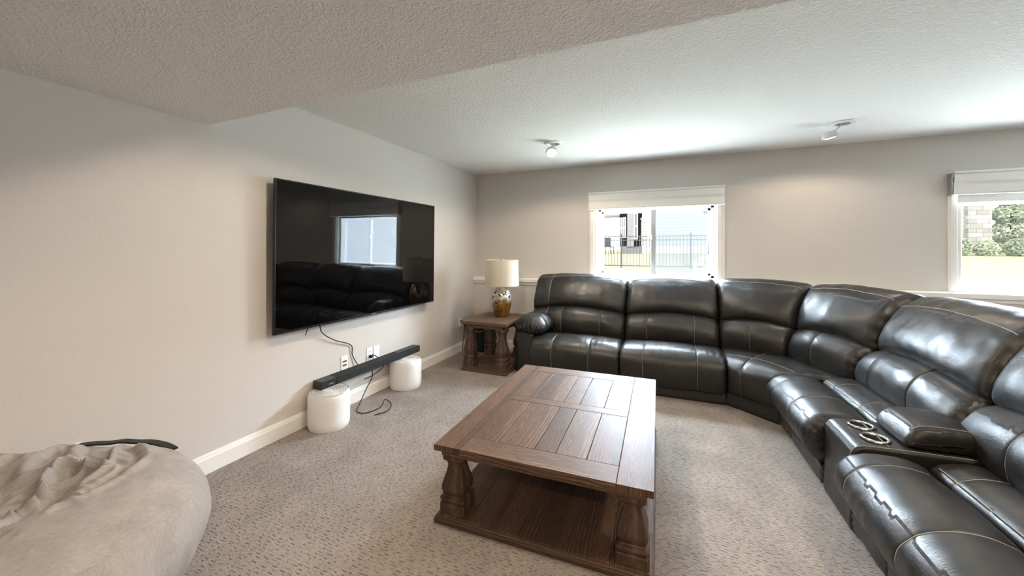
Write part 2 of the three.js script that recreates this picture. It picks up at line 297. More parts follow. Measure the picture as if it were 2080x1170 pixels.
// ------------------------------------------------------------------ sofa: upholstery as swept, inflated profiles
const SEG = 84;
function loop(ctrl) {                                              // smooth closed profile through control points
  const c = new THREE.CatmullRomCurve3(ctrl.map(([s, y]) => V3(s, y, 0)), true, 'centripetal');
  const p = c.getSpacedPoints(SEG); p.pop(); return p;
}
function cushion({ ctrl, frame, width, r = 0.045, seams = [], seamDepth = 0.005, wrinkle = 0.004, gather = 0.004, pull = null, seed = 1, rowsPer = 0.014 }) {
  // ctrl(w): control points [s, y]; frame(w): { p: base point, n: direction of s } ; w in 0..1 along the width
  const rows = [], K = 7, rw = r / width;
  for (let k = 0; k <= K; k++) { const th = (k / K) * Math.PI / 2; rows.push([rw * (1 - Math.cos(th)), r * (1 - Math.sin(th))]); }
  const n = Math.max(8, Math.round((width - 2 * r) / rowsPer));
  for (let i = 1; i < n; i++) rows.push([lerp(rw, 1 - rw, i / n), 0]);
  for (const s of seams) for (const d of [-0.008, -0.004, 0, 0.004, 0.008]) rows.push([s + d / width, 0]);
  for (let k = K; k >= 0; k--) { const th = (k / K) * Math.PI / 2; rows.push([1 - rw * (1 - Math.cos(th)), r * (1 - Math.sin(th))]); }
  rows.sort((a, b) => a[0] - b[0]);
  const R = rows.length, pos = new Float32Array((R * SEG + 2) * 3), meta = [];
  rows.forEach(([w, inset], i) => {
    const prof = loop(ctrl(w)), f = frame(w);
    const area = prof.reduce((a, p, j) => { const q = prof[(j + 1) % SEG]; return a + p.x * q.y - q.x * p.y; }, 0) > 0 ? 1 : -1;
    for (let j = 0; j < SEG; j++) {
      const a = prof[(j + SEG - 1) % SEG], b = prof[(j + 1) % SEG], tx = b.x - a.x, ty = b.y - a.y, l = Math.hypot(tx, ty) || 1;
      const s = prof[j].x - inset * area * ty / l, y = prof[j].y + inset * area * tx / l;
      const o = (i * SEG + j) * 3;
      pos[o] = f.p.x + f.n.x * s; pos[o + 1] = y; pos[o + 2] = f.p.z + f.n.z * s;
      meta.push([w, s, y]);
    }
  });
  const idx = [];
  for (let i = 0; i < R - 1; i++) for (let j = 0; j < SEG; j++) { const a = i * SEG + j, b = i * SEG + (j + 1) % SEG, c = a + SEG, d = b + SEG; idx.push(a, c, b, b, c, d); }
  for (const [row, c] of [[0, R * SEG], [R - 1, R * SEG + 1]]) {
    let x = 0, y = 0, z = 0; for (let j = 0; j < SEG; j++) { const o = (row * SEG + j) * 3; x += pos[o]; y += pos[o + 1]; z += pos[o + 2]; }
    pos[c * 3] = x / SEG; pos[c * 3 + 1] = y / SEG; pos[c * 3 + 2] = z / SEG;
    for (let j = 0; j < SEG; j++) { const a = row * SEG + j, b = row * SEG + (j + 1) % SEG; row ? idx.push(a, c, b) : idx.push(a, b, c); }
  }
  const g = new THREE.BufferGeometry(); g.setAttribute('position', new THREE.BufferAttribute(pos, 3)); g.setIndex(idx);
  let vol = 0; for (let i = 0; i < idx.length; i += 3) { const [a, b, c] = [idx[i] * 3, idx[i + 1] * 3, idx[i + 2] * 3]; vol += pos[a] * (pos[b + 1] * pos[c + 2] - pos[b + 2] * pos[c + 1]) - pos[a + 1] * (pos[b] * pos[c + 2] - pos[b + 2] * pos[c]) + pos[a + 2] * (pos[b] * pos[c + 1] - pos[b + 1] * pos[c]); }
  if (vol < 0) for (let i = 0; i < idx.length; i += 3) { const t = idx[i]; idx[i] = idx[i + 1]; idx[i + 1] = t; }
  g.setIndex(idx); g.computeVertexNormals();
  const nor = g.attributes.normal;
  for (let i = 0; i < meta.length; i++) {
    const [w, s, y] = meta[i], X = w * width, x0 = pos[3 * i], y0 = pos[3 * i + 1], z0 = pos[3 * i + 2];
    let d = 0;
    for (const q of seams) { const e = (w - q) * width; d -= seamDepth * Math.exp(-(e * e) / (2 * 0.0045 * 0.0045)) + seamDepth * 0.9 * Math.exp(-(e * e) / (2 * 0.03 * 0.03)); }
    d += wrinkle * (0.8 * N3(x0 * 5 + seed, y0 * 5, z0 * 5) + 0.3 * N3(x0 * 14, y0 * 12 + seed, z0 * 14));
    const edge = Math.min(X, width - X);
    for (const q of [0, 1, ...seams]) { const e = Math.abs(w - q) * width, k = Math.exp(-e / 0.035) * (q > 0 && q < 1 ? 0.22 : 1); d += gather * k * Math.sin(i % SEG * 1.15 + 2 * N3(s * 9, y * 9, seed + q * 5)) * (0.5 + 0.5 * N3(s * 6 + 4, y * 6, seed)); }
    if (pull) d += pull(w, s, y, X);
    pos[3 * i] += nor.getX(i) * d; pos[3 * i + 1] += nor.getY(i) * d; pos[3 * i + 2] += nor.getZ(i) * d;
  }
  g.computeVertexNormals(); boxUV(g);
  const near = (w) => rows.reduce((b, q, i) => (Math.abs(q[0] - w) < Math.abs(rows[b][0] - w) ? i : b), 0);
  const at = (row, j, lift) => { const k = row * SEG + ((j % SEG) + SEG) % SEG, nn = g.attributes.normal; return [pos[3 * k] + nn.getX(k) * lift, pos[3 * k + 1] + nn.getY(k) * lift, pos[3 * k + 2] + nn.getZ(k) * lift]; };
  return {
    g,
    across: (w, j0, j1, lift = 0.0008) => { const row = near(w), out = []; for (let j = j0; j <= j1; j++) out.push(at(row, j, lift)); return out; },      // along the profile at one width
    along: (j, w0, w1, lift = 0.0008) => { const out = []; for (let i = 0; i < R; i += 2) if (rows[i][0] >= w0 && rows[i][0] <= w1) out.push(at(i, j, lift)); return out; },
  };
}
function paleSeam(points, parent, r = 0.0013) { part('stitching_and_highlight', tube(points, r, points.length * 2, 5), M.thread, parent, 'pale grey contrast thread, with painted highlight along piping'); }  // pale lines for contrast thread and for highlights along piping

const sofa = thing('sectional_sofa', 'dark charcoal leather reclining sectional sofa with console and cup holders', 'sofa', [0, 0, 0]);
const crown = (w) => Math.pow(Math.sin(Math.PI * clamp(w, 0.001, 0.999)), 0.7), flat = (w) => Math.pow(Math.sin(Math.PI * clamp(w, 0.001, 0.999)), 0.3);
// frames along the sofa: straight runs and the corner wedge
const straight = (ax, az, bx, bz, nx, nz) => (w) => ({ p: V3(lerp(ax, bx, w), 0, lerp(az, bz, w)), n: V3(nx, 0, nz) });
const O = V3(0.43, 0, -3.45);
const ray = (th, rho) => V3(O.x + Math.sin(th) * rho, 0, O.z - Math.cos(th) * rho);
function wedgeBack(t0, r0, t1, r1) { return (w) => { const p = ray(t0, r0).lerp(ray(t1, r1), w), q = ray(t0, r0 + 1).lerp(ray(t1, r1 + 1), w); return { p, n: q.sub(p) }; }; }
const wedgeSeat = (w) => { const th = w * Math.PI / 2, c = 1 / (Math.sin(th) / 0.305 + Math.cos(th) / 0.25), n = V3(Math.sin(th), 0, -Math.cos(th)); return { p: ray(th, c), n: n.multiplyScalar(1 + (0.27 - c) / 0.45) }; };

function backPair(frame, width, seed, { lumbarSeams = [0.27, 0.73], headSeams = [], topOut = 0, lw0 = 0, lw1 = 1, arch = 0.065, lumbarFrame = null, lumbarWidth = null, ridge = 30 } = {}) {
  const lf = lumbarFrame ?? frame;
  const lumbar = cushion({
    frame: lf, width: lumbarWidth ?? width, r: 0.05, seams: lumbarSeams, seamDepth: 0.006, seed, wrinkle: 0.009, gather: 0.006,
    ctrl: (w) => { const c = crown(w), a = arch * c; return [[0.50, 0.33], [0.445, 0.40], [0.44 - 0.02 * c, 0.47], [0.462 - 0.035 * c, 0.545 + a * 0.4], [0.515 - 0.03 * c, 0.605 + a * 0.8], [0.585, 0.635 + a], [0.70, 0.62 + a], [0.78, 0.55], [0.78, 0.36], [0.62, 0.30]]; },
  });
  const lp = part('lumbar_cushion', lumbar.g, M.leather, sofa);
  for (const s of lumbarSeams) paleSeam(lumbar.across(s, 7, 36), lp);
  const head = cushion({
    frame, width, r: 0.055, seams: headSeams, seed: seed + 3, wrinkle: 0.010, gather: 0.005,
    ctrl: (w) => { const c = crown(w), a = arch * c, t = 0.058 * flat(w); return [[0.66, 0.585 + a], [0.592, 0.600 + a], [0.560 - 0.03 * c, 0.655 + a], [0.575 - 0.045 * c, 0.74 + a * 0.7], [0.625 - 0.04 * c, 0.85 + t * 0.6], [0.69 - 0.02 * c, 0.935 + t * 0.9], [0.765, 0.985 + t], [0.84, 0.995 + t], [0.91, 0.965 + t], [0.945, 0.88 + t * 0.5], [0.95, 0.70], [0.90, 0.56], [0.76, 0.56]]; },
  });
  const hp = part('head_cushion', head.g, M.leather, sofa);
  for (const s of headSeams) paleSeam(head.across(s, 6, 46), hp);
  paleSeam(head.along(ridge, 0.03, 0.97, 0.001), hp, 0.002);  // top piping; its highlight is put into the pale colour
  return head;
}
// ---- run along the back wall
const fBack = (x0, x1) => straight(x0, -3.675, x1, -3.675, 0, -1);
backPair(fBack(-1.53, -0.465), 1.065, 11, { headSeams: [0.19], lumbarSeams: [0.19, 0.36, 0.76], arch: 0.07 });
backPair(fBack(-0.46, 0.425), 0.885, 12, { lumbarSeams: [0.25, 0.75] });
// ---- corner wedge and the run along the right
backPair(wedgeBack(0, 0.235, Math.PI / 4, 0.24), 0.74, 13, { lumbarSeams: [0.47], arch: 0.06 });
backPair(wedgeBack(Math.PI / 4, 0.24, Math.PI / 2, 0.30), 0.80, 14, { lumbarSeams: [0.45], arch: 0.06 });
backPair(straight(0.75, -3.42, 0.775, -2.455, 1, 0), 0.965, 15, { lumbarSeams: [0.22, 0.66], ridge: 27 });
backPair(straight(0.775, -2.445, 0.785, -1.38, 1, 0), 1.065, 16, { lumbarSeams: [0.3, 0.75], ridge: 27 });

// ---- seats on the back run and in the corner: one pad rolling over the front edge
function seatPad(frame, width, seed, seams, name = 'seat_cushion', bulge = 0.035, bottom = 0.085) {
  const c = cushion({
    frame, width, r: 0.04, seams, seamDepth: 0.005, seed, wrinkle: 0.006, gather: 0.006,
    pull: (w, s, y, X) => (y > 0.3 && s < 0.2 ? 0.0035 * Math.sin(X * 130 + 4 * N3(X * 8, y * 10, seed)) * Math.max(0, N3(X * 4 + seed, y * 5, 2) + 0.25) : 0),
    ctrl: (w) => { const k = crown(w); return [[0.06, bottom], [0.0, bottom + 0.012], [-0.012 - bulge * 0.4, 0.16], [-0.012 - bulge, 0.27], [-0.005 - bulge * 0.6, 0.35 + 0.01 * k], [0.05, 0.405 + 0.02 * k], [0.16, 0.418 + 0.028 * k], [0.32, 0.415 + 0.024 * k], [0.46, 0.395], [0.52, 0.33], [0.46, 0.24], [0.30, 0.15], [0.16, 0.10]]; },
  });
  const m = part(name, c.g, M.leather, sofa);
  for (const s of seams) paleSeam(c.across(s, 4, 46), m);
  return c;
}
seatPad(fBack(-1.365, -0.46), 0.905, 21, [0.27, 0.68]);
seatPad(fBack(-0.455, 0.43), 0.885, 22, [0.235, 0.745]);
{
  const c = cushion({
    frame: wedgeSeat, width: 0.62, r: 0.03, seams: [0.36], seed: 23, wrinkle: 0.005, gather: 0.006, rowsPer: 0.010,
    ctrl: (w) => { const k = crown(w); return [[0.06, 0.105], [0.0, 0.118], [-0.022, 0.17], [-0.034, 0.25], [-0.02, 0.335], [0.05, 0.385 + 0.01 * k], [0.16, 0.402 + 0.015 * k], [0.32, 0.405 + 0.02 * k], [0.48, 0.395], [0.54, 0.33], [0.46, 0.24], [0.30, 0.15], [0.16, 0.12]]; },
  });
  const m = part('seat_cushion', c.g, M.leather, sofa);
  paleSeam(c.across(0.36, 4, 46), m); paleSeam(c.along(28, 0.03, 0.97), m);
}
// ---- recliner seats on the right run: padded footrest in front, seat behind a crease
function reclinerSeat(z0, z1, b0, b1, seed, seams) {
  const frame = straight(b0, z0, b1, z1, 1, 0), width = z1 - z0;
  const front = cushion({
    frame, width, r: 0.06, seams, seamDepth: 0.004, seed, wrinkle: 0.006, gather: 0.004,
    pull: (w, s, y, X) => (s < 0.02 && y < 0.34 ? 0.006 * 0.7 * Math.sin(X * 70 + 5 * N3(X * 5, y * 8, seed)) * Math.max(0, N3(X * 3 + seed, y * 6, 5) + 0.2) * smoothstep(y, 0.1, 0.2) : 0),
    ctrl: (w) => { const k = crown(w); return [[0.05, 0.14], [-0.005, 0.145], [-0.05, 0.19], [-0.082 - 0.01 * k, 0.26], [-0.078 - 0.01 * k, 0.325], [-0.03, 0.385 + 0.012 * k], [0.05, 0.415 + 0.015 * k], [0.14, 0.42 + 0.015 * k], [0.215, 0.40 + 0.01 * k], [0.25, 0.36], [0.24, 0.28], [0.18, 0.20]]; },
  });
  const fm = part('footrest_pad', front.g, M.leather, sofa);
  for (const s of seams) paleSeam(front.across(s, 6, 56), fm, 0.0016);
  const seat = cushion({
    frame, width, r: 0.03, seams, seamDepth: 0.003, seed: seed + 2, wrinkle: 0.006, gather: 0.004,
    ctrl: (w) => { const k = crown(w); return [[0.27, 0.33], [0.262, 0.375], [0.285, 0.405], [0.36, 0.425 + 0.01 * k], [0.45, 0.42 + 0.01 * k], [0.52, 0.37], [0.46, 0.30], [0.34, 0.29]]; },
  });
  const sm = part('seat_cushion', seat.g, M.leather, sofa);
  paleSeam(seat.along(10, 0.03, 0.97), sm, 0.0018);  // crease at the seat front, its bright highlight drawn as a pale line
  for (const s of seams) paleSeam(seat.across(s, 8, 46), sm);
  const kick = cushion({ frame, width, r: 0.02, seams: [0.35], seed: seed + 5, wrinkle: 0.003, gather: 0.006, ctrl: () => [[0.03, 0.03], [0.0, 0.035], [-0.006, 0.08], [-0.004, 0.128], [0.03, 0.14], [0.12, 0.13], [0.12, 0.04]] });
  part('footrest_board', kick.g, M.leather, sofa);
}
reclinerSeat(-3.415, -2.605, 0.745, 0.772, 31, [0.20, 0.62]);
reclinerSeat(-2.255, -1.40, 0.782, 0.79, 32, [0.17, 0.66]);

// ---- bases, rear shells
const slab = (frame, width, s0, s1, y0, y1, r = 0.02, seed = 5, gather = 0.003) => cushion({ frame, width, r, seed, wrinkle: 0.003, gather, ctrl: () => [[s0 + 0.004, y0], [s0, y0 + 0.02], [s0, (y0 + y1) / 2], [s0, y1 - 0.02], [s0 + 0.01, y1], [(s0 + s1) / 2, y1], [s1 - 0.01, y1], [s1, y1 - 0.02], [s1, (y0 + y1) / 2], [s1, y0 + 0.02], [s1 - 0.01, y0], [(s0 + s1) / 2, y0]], rowsPer: 0.03 }).g;
for (const [f, w, s0, top] of [[fBack(-1.36, -0.46), 0.90, 0.022, 0.19], [fBack(-0.455, 0.43), 0.885, 0.022, 0.19], [wedgeSeat, 0.62, 0.012, 0.16], [straight(0.745, -3.415, 0.772, -2.605, 1, 0), 0.81, 0.07, 0.30], [straight(0.782, -2.255, 0.79, -1.40, 1, 0), 0.855, 0.07, 0.30]]) part('base', slab(f, w, s0, 0.88, 0.0, top, 0.012, 7, 0.006), M.leatherDark, sofa);
for (const [f, w] of [[fBack(-1.50, -0.475), 1.02], [fBack(-0.45, 0.42), 0.87], [wedgeBack(0, 0.235, Math.PI / 4, 0.24), 0.72], [wedgeBack(Math.PI / 4, 0.24, Math.PI / 2, 0.30), 0.78], [straight(0.75, -3.41, 0.775, -2.465, 1, 0), 0.945], [straight(0.775, -2.435, 0.785, -1.40, 1, 0), 1.03]]) part('rear_shell', slab(f, w, 0.74, 0.935, 0.02, 0.78, 0.03, 9), M.leather, sofa);

// ---- left armrest: upright panel with a stuffed pad on top
{
  const fArm = (w) => ({ p: V3(-1.59, 0, lerp(-3.80, -4.55, w)), n: V3(1, 0, 0) });
  const arm = cushion({ frame: fArm, width: 0.75, r: 0.05, seams: [0.12], seed: 41, wrinkle: 0.006, gather: 0.005, ctrl: () => [[0.03, 0.0], [0.01, 0.02], [0.005, 0.15], [0.0, 0.30], [-0.012, 0.40], [0.02, 0.465], [0.12, 0.49], [0.20, 0.47], [0.24, 0.40], [0.24, 0.20], [0.235, 0.02], [0.22, 0.0], [0.14, 0.0]] });
  const am = part('armrest', arm.g, M.leather, sofa); paleSeam(arm.across(0.12, 4, 40), am);
  const fPad = (w) => ({ p: V3(lerp(-1.59, -1.56, w), lerp(0, 0.02, w), lerp(-3.745, -4.42, w)), n: V3(1, 0, 0) });
  const pad = cushion({
    frame: fPad, width: 0.675, r: 0.095, seams: [0.26], seed: 42, wrinkle: 0.004, gather: 0.002, rowsPer: 0.008,
    pull: (w, s, y, X) => (X < 0.085 ? 0.007 * Math.sin(s * 150) * Math.exp(-Math.pow((y - 0.50) / 0.03, 2)) * smoothstep(0.09 - X, 0, 0.05) : 0),
    ctrl: (w) => { const k = 0.03 * Math.sin(Math.PI * Math.min(1, w * 1.6)); return [[0.10, 0.435], [0.01, 0.475], [-0.005, 0.53], [0.06, 0.585 + k], [0.16, 0.615 + k], [0.27, 0.60 + k], [0.35, 0.545], [0.36, 0.485], [0.30, 0.435], [0.20, 0.425]]; },
  });
  const pm = part('armrest_pad', pad.g, M.leather, sofa); paleSeam(pad.across(0.26, 6, 60), pm);
}
// ---- console between the two recliners
{
  const z0 = -2.598, z1 = -2.262, fC = straight(0.775, z0, 0.779, z1, 1, 0);
  const body = cushion({ frame: fC, width: z1 - z0, r: 0.014, seed: 51, wrinkle: 0.002, gather: 0, rowsPer: 0.012, ctrl: () => [[0.02, 0.0], [0.0, 0.02], [0.0, 0.12], [0.0, 0.25], [0.0, 0.355], [0.004, 0.385], [0.025, 0.412], [0.055, 0.421], [0.15, 0.427], [0.30, 0.432], [0.60, 0.435], [0.70, 0.42], [0.72, 0.36], [0.72, 0.20], [0.72, 0.03], [0.70, 0.0], [0.40, 0.0], [0.20, 0.0]] });
  const ev = new Evaluator(); ev.attributes = ['position', 'normal', 'uv'];
  let brush = new Brush(body.g); brush.updateMatrixWorld();
  const cups = [[0.905, -2.508], [0.905, -2.362]];
  for (const [x, z] of cups) { const c = new Brush(new THREE.CylinderGeometry(0.0435, 0.0435, 0.12, 40)); c.position.set(x, 0.41, z); c.updateMatrixWorld(); brush = ev.evaluate(brush, c, SUBTRACTION); }
  const cm = part('console', brush.geometry, M.leather, sofa);
  paleSeam(body.along(21, 0.05, 0.95), cm, 0.0016);
  paleSeam(body.across(0.965, 4, 62), cm, 0.0014);
  for (const [x, z] of cups) { const g = lathe([[0.001, 0.350], [0.036, 0.350], [0.041, 0.356], [0.042, 0.428], [0.044, 0.437], [0.052, 0.4375], [0.056, 0.434], [0.057, 0.428]], 48); g.translate(x, 0, z); part('cup_holder', g, M.chrome, cm, 'chrome cup holder'); }
  const fL = straight(0.775, -2.588, 0.779, -2.285, 1, 0);
  const lid = cushion({ frame: fL, width: 0.303, r: 0.035, seams: [], seed: 52, wrinkle: 0.004, gather: 0.002, rowsPer: 0.01, ctrl: (w) => { const k = 0.014 * crown(w); return [[0.215, 0.438], [0.208, 0.455], [0.222, 0.49], [0.26, 0.520 + k], [0.33, 0.531 + k], [0.45, 0.530 + k], [0.57, 0.515 + k], [0.62, 0.47], [0.60, 0.436], [0.42, 0.434]]; } });
  const lm = part('console_lid', lid.g, M.leather, sofa); paleSeam(lid.across(0.885, 8, 52), lm, 0.0015);
}

// ------------------------------------------------------------------ coffee table and end table
function woodUV(g, long, lane, shift) {                            // grain along the given axis, from one lane of the texture
  const p = g.attributes.position, n = g.attributes.normal, uv = new Float32Array(p.count * 2);
  for (let i = 0; i < p.count; i++) {
    const P = [p.getX(i), p.getY(i), p.getZ(i)], N = [Math.abs(n.getX(i)), Math.abs(n.getY(i)), Math.abs(n.getZ(i))];
    const others = [0, 1, 2].filter((k) => k !== long), v = N[others[0]] > N[others[1]] ? P[others[1]] : P[others[0]];
    uv[2 * i] = P[long] + shift; uv[2 * i + 1] = v + lane * 0.125 + 0.02;
  }
  g.setAttribute('uv', new THREE.BufferAttribute(uv, 2)); return g;
}
function board(x0, x1, y0, y1, z0, z1, long, r = 0.0014) {
  const g = box(0, x1 - x0, y0, y1, 0, z1 - z0, r, 2); woodUV(g, long, Math.floor(rnd() * 8), rnd() * 1.6); g.translate(x0, 0, z0); return g;
}
function chunkyLeg(y0, y1, k = 1) {                                // square baluster with clipped corners: block, ring, vase, neck, cap
  const H = y1 - y0, prof = [[0.001, 0], [0.066, 0], [0.068, 0.004], [0.068, 0.15], [0.065, 0.165], [0.058, 0.175], [0.058, 0.195], [0.066, 0.21], [0.068, 0.225], [0.066, 0.245], [0.054, 0.262], [0.050, 0.28], [0.053, 0.30], [0.060, 0.35], [0.062, 0.40], [0.060, 0.45], [0.054, 0.52], [0.045, 0.62], [0.039, 0.70], [0.037, 0.75], [0.039, 0.80], [0.047, 0.84], [0.055, 0.86], [0.057, 0.875], [0.057, 0.99], [0.055, 1], [0.001, 1]];
  const cut = 0.14, shape = [[1, -1 + cut], [1, 1 - cut], [1 - cut, 1], [-1 + cut, 1], [-1, 1 - cut], [-1, -1 + cut], [-1 + cut, -1], [1 - cut, -1]];
  const P = [], UV = [];
  const put = (h, c) => { const [r, t] = prof[h], [x, z] = shape[c % 8]; return [x * r * k, y0 + t * H, z * r * k]; };
  for (let h = 0; h < prof.length - 1; h++) for (let c = 0; c < 8; c++) {
    const q = [put(h, c), put(h + 1, c), put(h + 1, c + 1), put(h, c + 1)];
    for (const i of [0, 1, 2, 0, 2, 3]) { P.push(...q[i]); UV.push(q[i][1] + 0.3, (c * 0.027) % 0.06 + 0.26 + (i === 2 || i === 3 ? 0.022 : 0)); }
  }
  const g = new THREE.BufferGeometry(); g.setAttribute('position', new THREE.Float32BufferAttribute(P, 3)); g.setAttribute('uv', new THREE.Float32BufferAttribute(UV, 2)); g.computeVertexNormals(); return g;
}
{
  const T = thing('coffee_table', 'low rectangular weathered brown plank coffee table with baluster legs', 'coffee table', [-0.594, 0, -2.26], degToRad(1.8));
  const X = 0.508, Z = 0.687, top = 0.385, th = 0.030, y0 = top - th;
  part('under_top', board(-X + 0.01, X - 0.01, y0 - 0.004, y0 + 0.020, -Z + 0.01, Z - 0.01, 2), M.wood, T);
  const xs = [-X, -0.366, 0.362, X], g = 0.0012, zN = Z - 0.135, zF = -Z + 0.135, zm0 = -0.045, zm1 = 0.033;
  part('plank', board(xs[0], xs[1] - g, y0, top, -Z, Z, 2), M.wood, T);
  part('plank', board(xs[2] + g, xs[3], y0, top, -Z, Z, 2), M.wood, T);
  for (const [a, b] of [[zN + g, Z], [-Z, zF - g], [zm0 + g, zm1 - g]]) part('plank', board(xs[1] + g, xs[2] - g, y0, top, a, b, 0), M.wood, T);
  const w = [0.144, 0.108, 0.082, 0.103, 0.147, 0.144];
  for (const [a, b] of [[zm1 + g, zN - g], [zF + g, zm0 - g]]) { let x = xs[1]; for (const k of w) { part('plank', board(x + g, x + k - g, y0, top - 0.0005, a, b, 2, 0.002), M.wood, T); x += k; } }
  part('apron', merge([board(-X + 0.03, X - 0.03, 0.325, y0, Z - 0.045, Z - 0.025, 0), board(-X + 0.03, X - 0.03, 0.325, y0, -Z + 0.025, -Z + 0.045, 0), board(-X + 0.03, -X + 0.05, 0.325, y0, -Z + 0.03, Z - 0.03, 2), board(X - 0.05, X - 0.03, 0.325, y0, -Z + 0.03, Z - 0.03, 2)]), M.wood, T);
  for (const [x, z] of [[-1, 1], [1, 1], [-1, -1], [1, -1]]) { const l = part('leg', chunkyLeg(0.042, 0.34), M.wood, T); l.position.set(x * (X - 0.085), 0, z * (Z - 0.088)); }
  let x = -X + 0.012; for (const k of [0.17, 0.14, 0.19, 0.15, 0.18, 0.162]) { part('shelf_plank', board(x + 0.0006, x + k - 0.0006, 0.018, 0.042, -Z + 0.012, Z - 0.012, 2, 0.0015), M.wood, T); x += k; }
  part('plinth', merge([board(-X - 0.002, X + 0.002, 0, 0.024, -Z - 0.002, Z + 0.002, 0, 0.006), board(-X + 0.004, X - 0.004, 0.022, 0.034, -Z + 0.004, Z - 0.004, 0, 0.004)]), M.wood, T);
}
{
  const T = thing('end_table', 'square brown wooden end table with baluster legs in the corner beside the sofa arm', 'end table', [-1.885, 0, -3.965], degToRad(0));
  const X = 0.275, Z = 0.335, top = 0.55, y0 = 0.522, g = 0.001;
  part('under_top', board(-X + 0.008, X - 0.008, y0 - 0.012, y0 + 0.012, -Z + 0.008, Z - 0.008, 0, 0.004), M.wood, T);
  part('plank', board(-X, -X + 0.10 - g, y0, top, -Z, Z, 2), M.wood, T); part('plank', board(X - 0.10 + g, X, y0, top, -Z, Z, 2), M.wood, T);
  for (const [a, b] of [[Z - 0.1 + g, Z], [-Z, -Z + 0.1 - g]]) part('plank', board(-X + 0.1 + g, X - 0.1 - g, y0, top, a, b, 0), M.wood, T);
  for (let i = 0; i < 3; i++) { const w = (2 * X - 0.2) / 3, x = -X + 0.1 + i * w; part('plank', board(x + g, x + w - g, y0, top - 0.0005, -Z + 0.1, Z - 0.1, 2, 0.002), M.wood, T); }
  part('apron', merge([board(-X + 0.03, X - 0.03, 0.478, y0, Z - 0.05, Z - 0.03, 0), board(-X + 0.03, X - 0.03, 0.478, y0, -Z + 0.03, -Z + 0.05, 0), board(-X + 0.03, -X + 0.05, 0.478, y0, -Z + 0.03, Z - 0.03, 2), board(X - 0.05, X - 0.03, 0.478, y0, -Z + 0.03, Z - 0.03, 2)]), M.wood, T);
  for (const [x, z] of [[-1, 1], [1, 1], [-1, -1], [1, -1]]) { const l = part('leg', chunkyLeg(0.048, 0.512, 0.96), M.wood, T); l.position.set(x * (X - 0.082), 0, z * (Z - 0.085)); }
  part('shelf', board(-X + 0.012, X - 0.012, 0.02, 0.048, -Z + 0.012, Z - 0.012, 0, 0.004), M.wood, T);
  part('plinth', board(-X, X, 0, 0.026, -Z, Z, 0, 0.007), M.wood, T);
}

